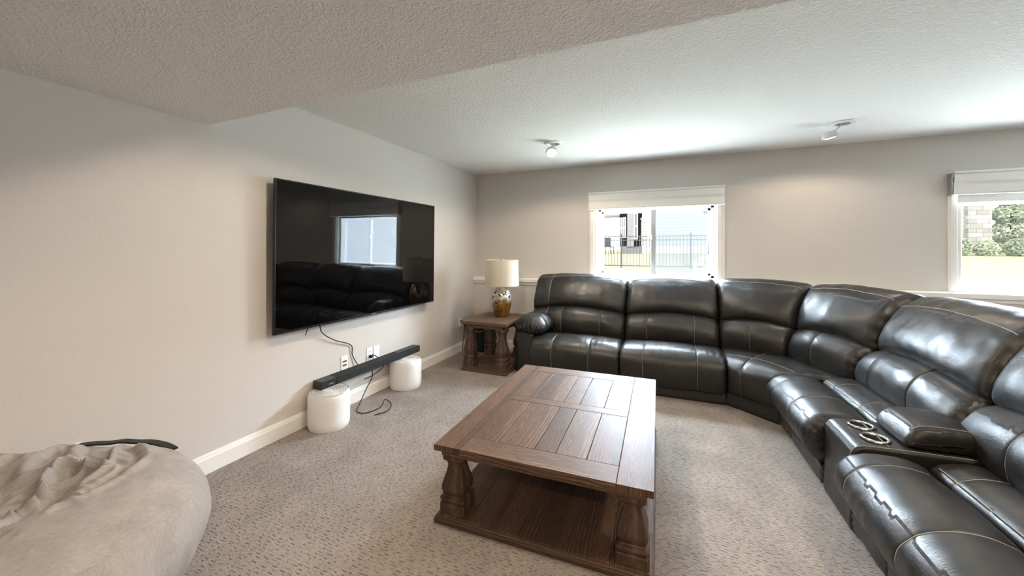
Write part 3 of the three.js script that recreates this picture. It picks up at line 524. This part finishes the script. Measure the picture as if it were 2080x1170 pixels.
// ------------------------------------------------------------------ table lamp
{
  const leafTex = (kind) => {                                      // printed and glazed finish: silver shoulder, gold foot, dark leaf cut-outs
    const W = 1024, Hh = 512, L = []; let s = 777; const q = () => { s = (s * 16807) % 2147483647; return s / 2147483647; };
    for (let i = 0; i < 135; i++) L.push([q() * W, 30 + q() * (Hh - 60), (q() - 0.5) * 2.2, 19 + q() * 10]);
    const mask = new Float32Array(W * Hh);
    for (const [cx, cy, a, r] of L) for (let y = Math.floor(cy - r - 2); y < cy + r + 2; y++) for (let x = Math.floor(cx - r * 1.6); x < cx + r * 1.6; x++) {
      const dx = x - cx, dy = y - cy, u = (dx * Math.cos(a) + dy * Math.sin(a)) / r, v = (-dx * Math.sin(a) + dy * Math.cos(a)) / (r * 0.34), d = u * u + v * v * (1 + 0.6 * u);
      if (d < 1 && y >= 0 && y < Hh) mask[y * W + ((x + W) % W)] = Math.max(mask[y * W + ((x + W) % W)], Math.min(1, (1 - d) * 3));
    }
    return dataTex(W, Hh, (x, y) => {
      const m = mask[y * W + x], t = smoothstep(y / Hh + 0.05 * (fbm(x / 64, y / 64, 16, 5) - 0.5) * 4, 0.40, 0.52);
      if (kind === 'bump') { const v = 255 * (0.85 - 0.8 * m); return [v, v, v]; }
      if (kind === 'rough') { const v = 255 * (0.26 + 0.4 * m); return [v, v, v]; }
      const c = [lerp(158, 214, t), lerp(114, 208, t), lerp(54, 196, t)], d = [lerp(78, 58, t), lerp(48, 46, t), lerp(18, 34, t)];
      return [0, 1, 2].map((i) => lerp(c[i], d[i], m));
    }, kind === 'map');
  };
  const T = thing('table_lamp', 'table lamp with cream drum shade and silver and gold leaf-pattern base', 'lamp', [-1.855, 0.55, -4.06]);
  const ceramic = std({ map: leafTex('map'), bumpMap: leafTex('bump'), bumpScale: 0.002, roughnessMap: leafTex('rough'), roughness: 1, metalness: 0.55 });
  part('lamp_base', lathe([[0.001, 0.0], [0.072, 0.0], [0.078, 0.006], [0.086, 0.03], [0.101, 0.08], [0.113, 0.13], [0.118, 0.18], [0.116, 0.225], [0.105, 0.27], [0.085, 0.31], [0.058, 0.34], [0.034, 0.358], [0.024, 0.365], [0.001, 0.366]], 72), ceramic, T);
  part('neck', lathe([[0.024, 0.362], [0.026, 0.368], [0.016, 0.376], [0.011, 0.39], [0.010, 0.44], [0.018, 0.445], [0.018, 0.50], [0.010, 0.502]], 32), M.brass, T);
  const shade = lathe([[0.198, 0.365], [0.200, 0.362], [0.203, 0.365], [0.195, 0.665], [0.193, 0.668], [0.190, 0.665], [0.198, 0.365]], 96);
  const sh = part('lamp_shade', shade, M.shade, T);
  part('shade_rim', merge([new THREE.TorusGeometry(0.2005, 0.003, 8, 96).rotateX(Math.PI / 2).translate(0, 0.366, 0), new THREE.TorusGeometry(0.1935, 0.003, 8, 96).rotateX(Math.PI / 2).translate(0, 0.664, 0)]), M.shade, sh);
  part('spider', merge([0, 1, 2].map((k) => tube([[0, 0.635, 0], [Math.cos(k * 2.094) * 0.1, 0.637, Math.sin(k * 2.094) * 0.1], [Math.cos(k * 2.094) * 0.192, 0.655, Math.sin(k * 2.094) * 0.192]], 0.0022, 16, 6)).concat([tube([[0, 0.5, 0], [0, 0.57, 0], [0, 0.635, 0]], 0.003, 12, 6)])), M.brass, T);
  part('finial', lathe([[0.001, 0.632], [0.012, 0.633], [0.012, 0.640], [0.005, 0.646], [0.006, 0.655], [0.011, 0.668], [0.009, 0.682], [0.003, 0.690], [0.001, 0.691]], 24), M.brass, T);
}

// ------------------------------------------------------------------ television on the left wall
{
  const T = thing('television', 'large black flat-screen television mounted on the left wall', 'television', [XL, 1.293, -2.635]);
  const P = new THREE.Group(); P.position.set(0.100, 0, 0); P.rotation.set(0, -degToRad(0.6), -degToRad(0.7)); P.name = 'panel'; T.add(P);
  const W = 1.83, Hh = 1.07;
  part('back_cover', merge([box(-0.022, -0.004, -Hh / 2, Hh / 2, -W / 2, W / 2, 0.006), box(-0.05, -0.02, -Hh / 2 + 0.06, Hh / 2 - 0.3, -W / 2 + 0.12, W / 2 - 0.12, 0.012)]), M.black, P);
  part('bezel', merge([box(-0.018, 0.004, Hh / 2 - 0.008, Hh / 2, -W / 2, W / 2, 0.002), box(-0.018, 0.004, -Hh / 2, -Hh / 2 + 0.014, -W / 2, W / 2, 0.002), box(-0.018, 0.004, -Hh / 2, Hh / 2, -W / 2, -W / 2 + 0.008, 0.002), box(-0.018, 0.004, -Hh / 2, Hh / 2, W / 2 - 0.008, W / 2, 0.002)]), M.tvFrame, P);
  const scr = new THREE.PlaneGeometry(W - 0.016, Hh - 0.022, 80, 60), sp = scr.attributes.position;   // the panel bows by a fraction of a millimetre, which is what bends its reflections
  for (let i = 0; i < sp.count; i++) { const y = sp.getY(i) / (Hh / 2), x = sp.getX(i); sp.setZ(i, 0.0015 * Math.exp(-(1 - y) * 7) * (1 + 0.5 * Math.sin(x * 5)) + 0.0002 * N3(x * 2, y * 3, 1)); }
  scr.computeVertexNormals(); scr.rotateY(Math.PI / 2); scr.translate(0.0015, 0.003, 0);
  part('screen', scr, M.blackGloss, P, 'glossy black screen switched off');
  part('maker_mark', box(0.004, 0.0046, -Hh / 2 + 0.004, -Hh / 2 + 0.010, -0.022, 0.022), M.mark, P, 'small silver maker mark on the lower bezel');
  part('wall_mount', merge([box(0, 0.012, -0.22, 0.22, -0.36, 0.36, 0.003), box(0.01, 0.06, -0.2, 0.2, -0.25, -0.22, 0.004), box(0.01, 0.06, -0.2, 0.2, 0.22, 0.25, 0.004)]), M.black, T);
}
{ const c = tag(part('television_cable', merge([tube([[XL + 0.06, 0.80, -2.10], [XL + 0.045, 0.70, -2.13], [XL + 0.03, 0.60, -2.27], [XL + 0.02, 0.535, -2.42], [XL + 0.015, 0.50, -2.465], [XL + 0.012, 0.43, -2.47], [XL + 0.014, 0.37, -2.50], [XL + 0.03, 0.31, -2.53]], 0.0042, 90), tube([[XL + 0.05, 0.79, -2.06], [XL + 0.02, 0.74, -2.03], [XL + 0.008, 0.69, -2.02]], 0.0032, 30)]), M.cable, scene), 'black cable hanging from the television down to the soundbar', 'cable'); }

// ------------------------------------------------------------------ soundbar on two rolls of wrap, its cords
{
  const T = thing('soundbar', 'long black soundbar lying across two white bubble-wrap rolls', 'soundbar', [-2.487, 0.272, -2.665], degToRad(-0.6));
  const h = 0.062, L = 0.60;
  part('body', box(-0.047, 0.046, 0, h, -L + 0.001, L - 0.14, 0.005, 3), M.barCloth, T);
  part('end_section', box(-0.048, 0.047, 0, h + 0.0005, L - 0.139, L, 0.006, 3), M.barEnd, T);
  part('grille', box(0.046, 0.0475, 0.004, h - 0.004, -L + 0.006, L - 0.15, 0.0006), M.barCloth, T);
  part('top_panel', box(-0.03, 0.03, h, h + 0.001, -L + 0.02, -L + 0.32, 0.0004), M.barEnd, T);
  part('maker_mark', box(0.0472, 0.0476, 0.022, 0.028, L - 0.11, L - 0.07), M.mark, T);
}
function wrapRoll(x, z, label, h, r, seed) {
  const g = new THREE.CylinderGeometry(r, r, h, 96, 14, true), p = g.attributes.position;
  const T = thing('bubble_wrap_roll', label, 'bubble wrap', [x, 0, z]);
  for (let i = 0; i < p.count; i++) { const a = Math.atan2(p.getZ(i), p.getX(i)), y = p.getY(i), k = 1 + (seed > 1 ? 0.03 : 0.008) * N3(Math.cos(a) * 1.6 + seed * 9, y * 9, Math.sin(a) * 1.6) + 0.012 * N3(Math.cos(a) * 5, y * 20, Math.sin(a) * 5 + seed), e = 1 - 0.07 * Math.pow(Math.abs(y) / (h / 2), 8); p.setXYZ(i, p.getX(i) * k * e, y, p.getZ(i) * k * e); }
  g.translate(0, h / 2, 0); g.computeVertexNormals(); const u = g.attributes.uv; for (let i = 0; i < u.count; i++) u.setXY(i, u.getX(i) * Math.PI * 2 * r, u.getY(i) * h);
  part('outer_wrap', g, M.foam, T);
  const spiral = []; for (let i = 0; i <= 260; i++) { const a = i * 0.16, rad = r * 0.92 - 0.0028 * a * 0.9; if (rad < 0.03) break; spiral.push([Math.cos(a) * rad, h - 0.006, Math.sin(a) * rad]); }
  part('rolled_layers', merge([tube(spiral, 0.0075, 520, 6), (() => { const c = new THREE.CylinderGeometry(r * 0.93, r * 0.93, 0.01, 64); c.translate(0, h - 0.012, 0); return c; })(), (() => { const c = new THREE.CylinderGeometry(r * 0.92, r * 0.92, 0.01, 64); c.translate(0, 0.006, 0); return c; })()]), M.foam, T);
}
wrapRoll(-2.412, -2.105, 'white bubble-wrap roll under the near end of the soundbar', 0.270, 0.148, 1);
wrapRoll(-2.41, -3.0, 'crinkled white bubble-wrap roll under the far end of the soundbar', 0.270, 0.152, 2);
tag(part('power_cord', merge([
  tube([[XL + 0.03, 0.375, -2.69], [XL + 0.05, 0.345, -2.73], [XL + 0.06, 0.29, -2.78], [XL + 0.05, 0.24, -2.82], [XL + 0.04, 0.20, -2.76], [XL + 0.04, 0.185, -2.66], [XL + 0.06, 0.195, -2.56]], 0.004, 80),
  tube([[XL + 0.07, 0.27, -2.64], [XL + 0.055, 0.18, -2.66], [XL + 0.05, 0.10, -2.60], [XL + 0.10, 0.02, -2.47], [XL + 0.18, 0.006, -2.36], [XL + 0.26, 0.006, -2.36], [XL + 0.30, 0.010, -2.50], [XL + 0.26, 0.03, -2.60], [XL + 0.34, 0.012, -2.58], [XL + 0.40, 0.006, -2.47], [XL + 0.36, 0.006, -2.36]], 0.004, 140)]), M.cable, scene), 'black power cord looping from under the soundbar onto the carpet', 'cord');

// ------------------------------------------------------------------ wall plates
function wallPlate(z, y, label, category, kind, name) {
  const T = thing(name, label, category, [XL, y, z]);
  part('cover_plate', box(0, 0.006, -0.058, 0.058, -0.037, 0.037, 0.004, 3), M.plate, T);
  if (kind === 'outlet') for (const dy of [0.022, -0.022]) { const s = part('socket', box(0.004, 0.0085, dy - 0.016, dy + 0.016, -0.017, 0.017, 0.004, 3), M.plate, T); part('slot', merge([box(0.008, 0.0088, dy - 0.002, dy + 0.008, -0.009, -0.006), box(0.008, 0.0088, dy - 0.002, dy + 0.008, 0.006, 0.009), box(0.008, 0.0088, dy - 0.011, dy - 0.006, -0.003, 0.003)]), M.slot, s); }
  if (kind === 'blank') for (const dy of [0.042, -0.042]) part('screw', lathe([[0.001, 0.0072], [0.003, 0.0068], [0.0032, 0.006]], 12).rotateZ(-Math.PI / 2).translate(0, dy, 0), M.plate, T);
  if (kind === 'port') part('port', merge([0.012, -0.020].map((dy) => box(0.005, 0.009, dy - 0.006, dy + 0.006, -0.022, 0.022, 0.002))), M.slot, T);
  return T;
}
wallPlate(-2.394, 0.378, 'white wall plate with dark ports left of the television cable', 'wall plate', 'port', 'wall_plate');
wallPlate(-2.682, 0.378, 'white wall outlet with a black plug above the soundbar middle', 'outlet', 'outlet', 'wall_outlet');
wallPlate(-2.772, 0.378, 'blank white wall plate right of the plugged outlet above the soundbar', 'wall plate', 'blank', 'wall_plate');
wallPlate(-4.30, 0.380, 'white wall outlet in the corner beside the end table', 'outlet', 'outlet', 'wall_outlet');
wallPlate(-0.805, 0.378, 'white wall plate half hidden behind the bean bag', 'outlet', 'outlet', 'wall_outlet');
tag(part('plug', merge([box(XL + 0.008, XL + 0.034, 0.345, 0.372, -2.694, -2.668, 0.006, 3), box(XL + 0.030, XL + 0.046, 0.352, 0.366, -2.689, -2.673, 0.005, 3)]), M.black, scene), 'black power plug in the outlet behind the soundbar', 'plug');
tag(part('lamp_cord', merge([box(XL + 0.0095, XL + 0.04, 0.39, 0.415, -4.315, -4.285, 0.006, 3), tube([[XL + 0.035, 0.40, -4.30], [XL + 0.06, 0.395, -4.30], [XL + 0.07, 0.30, -4.29], [XL + 0.06, 0.12, -4.27], [XL + 0.07, 0.03, -4.26], [XL + 0.10, 0.05, -4.30], [XL + 0.11, 0.20, -4.32], [XL + 0.10, 0.33, -4.32], [XL + 0.11, 0.18, -4.31], [XL + 0.12, 0.02, -4.30]], 0.0038, 160)]), M.cable, scene), 'black cords hanging from the corner outlet beside the end table', 'cord');
{
  const T = thing('subwoofer', 'dark boxy subwoofer standing on the carpet behind the end table', 'subwoofer', [-2.37, 0, -4.50]);
  part('cabinet', box(-0.12, 0.12, 0.012, 0.42, -0.14, 0.14, 0.012, 3), M.sub, T);
  for (const [x, z] of [[-0.09, -0.11], [0.09, -0.11], [-0.09, 0.11], [0.09, 0.11]]) part('foot', new THREE.CylinderGeometry(0.015, 0.013, 0.014, 16).translate(x, 0.007, z), M.black, T);
  part('front_grille', box(-0.108, 0.108, 0.03, 0.40, 0.14, 0.147, 0.004), M.barCloth, T);
}
tag(part('white_cord', tube([[-2.40, 0.31, -4.32], [-2.33, 0.275, -4.315], [-2.24, 0.29, -4.31], [-2.17, 0.335, -4.33], [-2.14, 0.37, -4.38]], 0.0042, 50), M.cablePale, scene), 'pale cord looping across the front of the subwoofer', 'cord');

// ------------------------------------------------------------------ bean bag at the left
{
  const T = thing('bean_bag', 'large grey fabric bean bag with a crumpled sunken top by the left wall', 'bean bag', [-1.99, 0, -0.43]);
  const R = 0.56, HT = 0.545, A = 420, B = 260, P = new Float32Array((A + 1) * (B + 1) * 3), idx = [];
  const ridged = (x, y, z) => 1 - Math.abs(N3(x, y, z)) * 2, sg = (v, e) => Math.sign(v) * Math.pow(Math.abs(v), e);
  const surface = (th, ph) => {
    const cp = Math.cos(ph), sp = Math.sin(ph), rad = sg(cp, 0.46);
    let y = HT / 2 + (HT / 2) * sg(sp, 0.66), x = R * rad * Math.cos(th), z = R * rad * Math.sin(th);
    const tuck = 1 - 0.20 * (1 - smoothstep(y, 0, 0.32)); x *= tuck; z *= tuck;
    const up = smoothstep(sp, 0.05, 0.65), side = 1 - up;
    const crease = 0.010 * side * ridged(Math.cos(th) * 4, y * 2, Math.sin(th) * 4); x += crease * Math.cos(th); z += crease * Math.sin(th);
    // the empty, crumpled part: a hollow near the wall with folds of slack cloth
    const hx = (x + 0.12) / 0.31, hz = (z + 0.08) / 0.32, q = hx * hx + hz * hz, h = Math.exp(-Math.pow(q, 1.7));
    const wx = x + 0.06 * N3(x * 5, z * 5, 3), wz = z + 0.06 * N3(x * 5 + 9, z * 5, 3);
    const folds = 0.060 * Math.pow(clamp(ridged(wx * 4.6 + wz * 2.6, 2.2, wz * 9 - wx * 3), 0, 1), 2.6) + 0.028 * Math.pow(clamp(ridged(wx * 9, 5, wz * 12), 0, 1), 1.6);
    y += up * h * (-0.080 + folds) + up * 0.006 * N3(x * 4, 1, z * 4) + up * 0.003 * ridged(wx * 9, 8, wz * 5) * (1 - h);
    const edge = Math.exp(-Math.pow((q - 1.0) / 0.09, 2)); y += up * 0.035 * smoothstep(-x, 0.22, 0.42); y -= 0.020 * up * edge * smoothstep(x, -0.30, 0.0); y += 0.010 * up * Math.exp(-Math.pow((q - 1.25) / 0.12, 2)) * smoothstep(x, -0.30, 0.0);
    return [x, Math.max(0.002, y), z];
  };
  for (let i = 0; i <= A; i++) for (let j = 0; j <= B; j++) {
    const o = i * (B + 1) + j; P.set(surface((i / A) * Math.PI * 2, (j / B - 0.5) * Math.PI), 3 * o);
    if (i < A && j < B) { const a = o, b = o + 1, c = o + B + 1, d = c + 1; idx.push(a, b, c, b, d, c); }
  }
  const g = new THREE.BufferGeometry(); g.setAttribute('position', new THREE.BufferAttribute(P, 3)); g.setIndex(idx); g.computeVertexNormals();
  part('cover', boxUV(g), M.fabric, T);
  const H = []; for (let k = 0; k <= 8; k++) { const t = k / 8, [x, y, z] = surface(degToRad(lerp(222, 270, t)), degToRad(38)); H.push([x, y + 0.004 + 0.022 * Math.sin(Math.PI * t), z]); }
  part('handle', cushionStrip(H, 0.03, 0.007), M.black, T, 'black carry handle at the back rim');
}
function cushionStrip(points, w, t) {                              // a flat webbing strap along a curve
  const c = new THREE.CatmullRomCurve3(points.map((p) => V3(...p))), s = new THREE.Shape([V2(-t / 2, -w / 2), V2(t / 2, -w / 2), V2(t / 2, w / 2), V2(-t / 2, w / 2)]);
  return new THREE.ExtrudeGeometry(s, { steps: 40, extrudePath: c });
}

// ------------------------------------------------------------------ outdoors
{
  const g = new THREE.PlaneGeometry(140, 90, 140, 120); g.rotateX(-Math.PI / 2); g.translate(10, 0, -50.1);
  const p = g.attributes.position; for (let i = 0; i < p.count; i++) { const z = p.getZ(i); p.setY(i, z > -15 ? lerp(0.60, 0.64, clamp((-z - 5) / 10, 0, 1)) : 0.64 + 0.47 * smoothstep(-z, 14, 25) + 0.05 * N3(p.getX(i) * 0.15, z * 0.15, 2) * smoothstep(-z, 26, 40)); }
  g.computeVertexNormals(); boxUV(g); const l = struct('lawn', g, M.grass); l.userData.kind = 'structure';
}
{ // black picket fence
  const z = -14.9, x0 = -6, x1 = 3, T = thing('picket_fence', 'black iron picket fence across the lawn outside the sofa window', 'fence', [0, 0.64, z]);
  const picket = merge([box(-0.008, 0.008, 0.05, 1.20, -0.008, 0.008), (() => { const c = new THREE.ConeGeometry(0.011, 0.04, 4); c.translate(0, 1.21, 0); return c; })()]);
  for (let x = x0 + 0.06; x < x1; x += 0.115) { const m = part('picket', picket, M.iron, T); m.position.x = x; }
  const post = merge([box(-0.03, 0.03, 0, 1.27, -0.03, 0.03, 0.004), box(-0.036, 0.036, 1.27, 1.285, -0.036, 0.036, 0.004)]);
  for (let x = -1.78 - 2.4; x < x1; x += 2.4) { const m = part('post', post, M.iron, T); m.position.x = x; }
  for (const y of [0.06, 1.03, 1.17]) part('rail', box(x0, x1, y, y + 0.03, -0.012, 0.012), M.iron, T);
}
{ // neighbour's pale house with a bay at its left corner
  const zf = -24, y0 = 1.08, T = thing('neighbour_house', 'pale sided neighbour house with a tall bay beyond the fence', 'house', [0, y0, zf]);
  part('wall', box(-1.7, 13.0, 0.42, 5.6, -9, 0), M.siding, T);
  part('wall_base', box(-1.7, 12.98, -0.3, 0.43, -8.9, 0.0), M.houseTrim, T);
  part('foundation', box(-2.75, -1.66, -0.3, 0.43, -0.1, 0.95), M.foundation, T, 'grey concrete foundation');
  const bay = new THREE.Shape([V2(-2.95, 0.15), V2(-2.44, 1.0), V2(-1.78, 1.0), V2(-1.66, 0.0), V2(-2.95, -3)]), bg = new THREE.ExtrudeGeometry(bay, { depth: 4.0, bevelEnabled: false }); bg.rotateX(-Math.PI / 2); bg.scale(1, 1, -1); bg.translate(0, 0.42, 0);
  { const idx = bg.index; } part('bay', boxUV(bg), M.houseTrim, T);
  const arch = new THREE.Shape(); arch.moveTo(-0.19, 0); arch.lineTo(0.19, 0); arch.lineTo(0.19, 1.90); arch.quadraticCurveTo(0.17, 2.08, 0, 2.08); arch.quadraticCurveTo(-0.17, 2.08, -0.19, 1.90);
  const ag = new THREE.ExtrudeGeometry(arch, { depth: 0.06, bevelEnabled: false }); ag.translate(-2.22, 0.42, 1.0); part('arched_panel', ag, M.houseGrey, T, 'grey arched panel');
  const win = (x, w, ya, yb, z, turn) => { const f = part('window', box(-w / 2 - 0.06, w / 2 + 0.06, ya - 0.06, yb + 0.06, 0, 0.05), M.houseTrim, T); f.position.set(x, 0, z); f.rotation.y = turn; const m = (ya + yb) / 2; for (const [a, b] of [[ya, m - 0.05], [m + 0.05, yb]]) part('pane', box(-w / 2, w / 2, a, b, 0.03, 0.06), M.darkGlass, f); };
  const bt = Math.atan2(-0.65, 0.75) ; for (const k of [0.2, 0.48, 0.76]) win(lerp(-2.95, -2.44, k), 0.15, 1.0, 2.1, lerp(0.15, 1.0, k), -1.03);
  win(-1.93, 0.11, 0.9, 2.3, 1.0, 0);
  part('corner_board', merge([box(-1.42, -1.28, -0.2, 5.6, 0, 0.08), box(12.9, 13.06, 0.42, 5.6, -0.1, 0.06)]), M.houseTrim, T);
  part('downspout', merge([box(-1.74, -1.66, 0.2, 2.0, 0.10, 0.2), box(-1.84, -1.62, 2.0, 2.12, 0.1, 0.4)]), M.houseTrim, T);
  part('gutter', box(-4.1, -2.9, 2.28, 2.40, -0.6, 0.1), M.houseGrey, T);
  part('stone_column', box(12.35, 13.1, -0.2, 5.6, -0.3, 0.25), M.stone, T, 'stone-faced corner column');
  const rf = new THREE.Shape([V2(-0.9, 5.5), V2(-5, 8.4), V2(-9.6, 5.5)]), rg = new THREE.ExtrudeGeometry(rf, { depth: 15.4, bevelEnabled: false }); rg.rotateY(Math.PI / 2); rg.scale(1, 1, -1); rg.translate(-2.2, 0, -10.2); part('roof', rg, M.roof, T);
  part('soffit', box(-2.2, 13.2, 5.45, 5.6, -9.6, 0.6), M.houseTrim, T);
  for (const [x, w] of [[3.2, 1.0], [7.4, 1.6]]) { win(x, w, 3.0, 4.4, 0.0, 0); }
}
{ // outdoor chair at the bay
  const T = thing('patio_chair', 'dark metal patio chair beside the bay of the neighbour house', 'chair', [-3.45, 1.06, -22.6], 0.5);
  part('seat', box(-0.26, 0.26, 0.40, 0.45, -0.25, 0.25, 0.015), M.iron, T); const b = part('backrest', box(-0.26, 0.26, 0.45, 0.98, -0.29, -0.25, 0.012), M.iron, T);
  for (const [x, z] of [[-0.24, 0.23], [0.24, 0.23], [-0.24, -0.25], [0.24, -0.25]]) part('leg', box(x - 0.018, x + 0.018, 0, 0.42, z - 0.018, z + 0.018), M.iron, T);
}
function foliage(rx, ry, n, size, seed, taper) {                   // a cloud of small leaf faces on a lumpy crown
  const P = [], rx0 = rx; let s = seed * 7919 + 13; const q = () => { s = (s * 16807) % 2147483647; return s / 2147483647; };
  for (let i = 0; i < n; i++) {
    const a = q() * Math.PI * 2, v = q(), e = taper ? (1 - v) * (0.75 + 0.25 * Math.sin(v * 40)) : Math.sqrt(Math.max(0, 1 - (2 * v - 1) ** 2)), d = e * (0.72 + 0.3 * q()) * (1 + 0.25 * N3(Math.cos(a) * 1.5 + seed, v * 3, Math.sin(a) * 1.5));
    const c = [Math.cos(a) * d * rx0, v * ry, Math.sin(a) * d * rx0], u = V3(q() - 0.5, q() - 0.5, q() - 0.5).normalize(), w = V3(q() - 0.5, q() - 0.5, q() - 0.5).cross(u).normalize(), L = size * (0.6 + 0.8 * q());
    const A = V3(...c).addScaledVector(u, L), B = V3(...c).addScaledVector(w, L * 0.45), C = V3(...c).addScaledVector(u, -L), D = V3(...c).addScaledVector(w, -L * 0.45);
    for (const k of [A, B, C, A, C, D]) P.push(k.x, k.y, k.z);
  }
  const g = new THREE.BufferGeometry(); g.setAttribute('position', new THREE.Float32BufferAttribute(P, 3)); g.computeVertexNormals(); return g;
}
const shrubs = [[11.5, -22.7, 0.36, 0.80, 'grey-green shrub at the left end of the hedge outside the right window'], [12.35, -22.7, 0.34, 0.66, 'low pale shrub second from the left outside the right window'], [13.2, -22.6, 0.34, 0.72, 'rounded shrub in the middle of the row outside the right window'], [14.1, -22.6, 0.34, 0.78, 'rounded shrub in front of the conifer outside the right window'], [15.0, -22.6, 0.34, 0.80, 'shrub at the right end of the row outside the right window']];
shrubs.forEach(([x, z, r, h, label], i) => { const T = thing('shrub', label, 'shrub', [x, 1.02, z]); part('foliage', foliage(r, h, 1500, 0.07, i + 1), i % 2 ? M.leafPale : M.leaf, T); part('stem', tube([[0, 0, 0], [0.02, h * 0.3, 0], [0.0, h * 0.6, 0.02]], 0.03, 10, 6), M.bark, T); });
{ const T = thing('conifer_tree', 'pale conifer tree at the right edge outside the right window', 'tree', [14.6, 1.08, -25.2]); part('foliage', foliage(1.3, 5.5, 6000, 0.10, 31, true), M.leafPale, T); part('trunk', tube([[0, 0, 0], [0, 2, 0], [0, 4.6, 0]], 0.10, 10, 8), M.bark, T); }
{ const T = thing('seedling_shrub', 'thin leafy sapling close outside the right pane of the sofa window', 'shrub', [0.50, 0.60, -7.4]); part('foliage', foliage(0.17, 0.62, 90, 0.035, 77), M.leafPale, T); part('stem', tube([[0, 0, 0], [0.02, 0.3, 0], [0, 0.58, 0.02]], 0.006, 12, 5), M.bark, T); }
function farHouse(x, z, turn, label) {
  const T = thing('far_house', label, 'house', [x, 0.9, z], turn);
  part('wall', box(-6, 6, -0.5, 3.2, -4, 4), M.siding, T);
  const s = new THREE.Shape([V2(-4.6, 3.1), V2(4.6, 3.1), V2(0, 5.9)]), rg = new THREE.ExtrudeGeometry(s, { depth: 12.8, bevelEnabled: false }); rg.translate(0, 0, -6.4); rg.rotateY(Math.PI / 2); part('roof', rg, M.roof, T);
  const gable = new THREE.ExtrudeGeometry(new THREE.Shape([V2(-2.4, 3.0), V2(2.4, 3.0), V2(0, 5.0)]), { depth: 1.2, bevelEnabled: false }); gable.translate(-2.2, 0, 3.4); part('gable', gable, M.houseTrim, T);
  for (const gx of [-3.4, 1.2]) { const d = part('garage_door', box(gx - 1.35, gx + 1.35, 0, 2.3, 4.0, 4.08), M.houseTrim, T); for (let k = 0; k < 4; k++) part('pane', box(gx - 1.1 + k * 0.58, gx - 0.65 + k * 0.58, 1.8, 2.1, 4.07, 4.1), M.darkGlass, d); }
}
farHouse(27, -33, -0.7, 'grey-roofed house with garage doors, left one of those mirrored in the television');
farHouse(46, -30, -0.9, 'grey-roofed house with garage doors, right one of those mirrored in the television');

renderer.render(scene, camera);
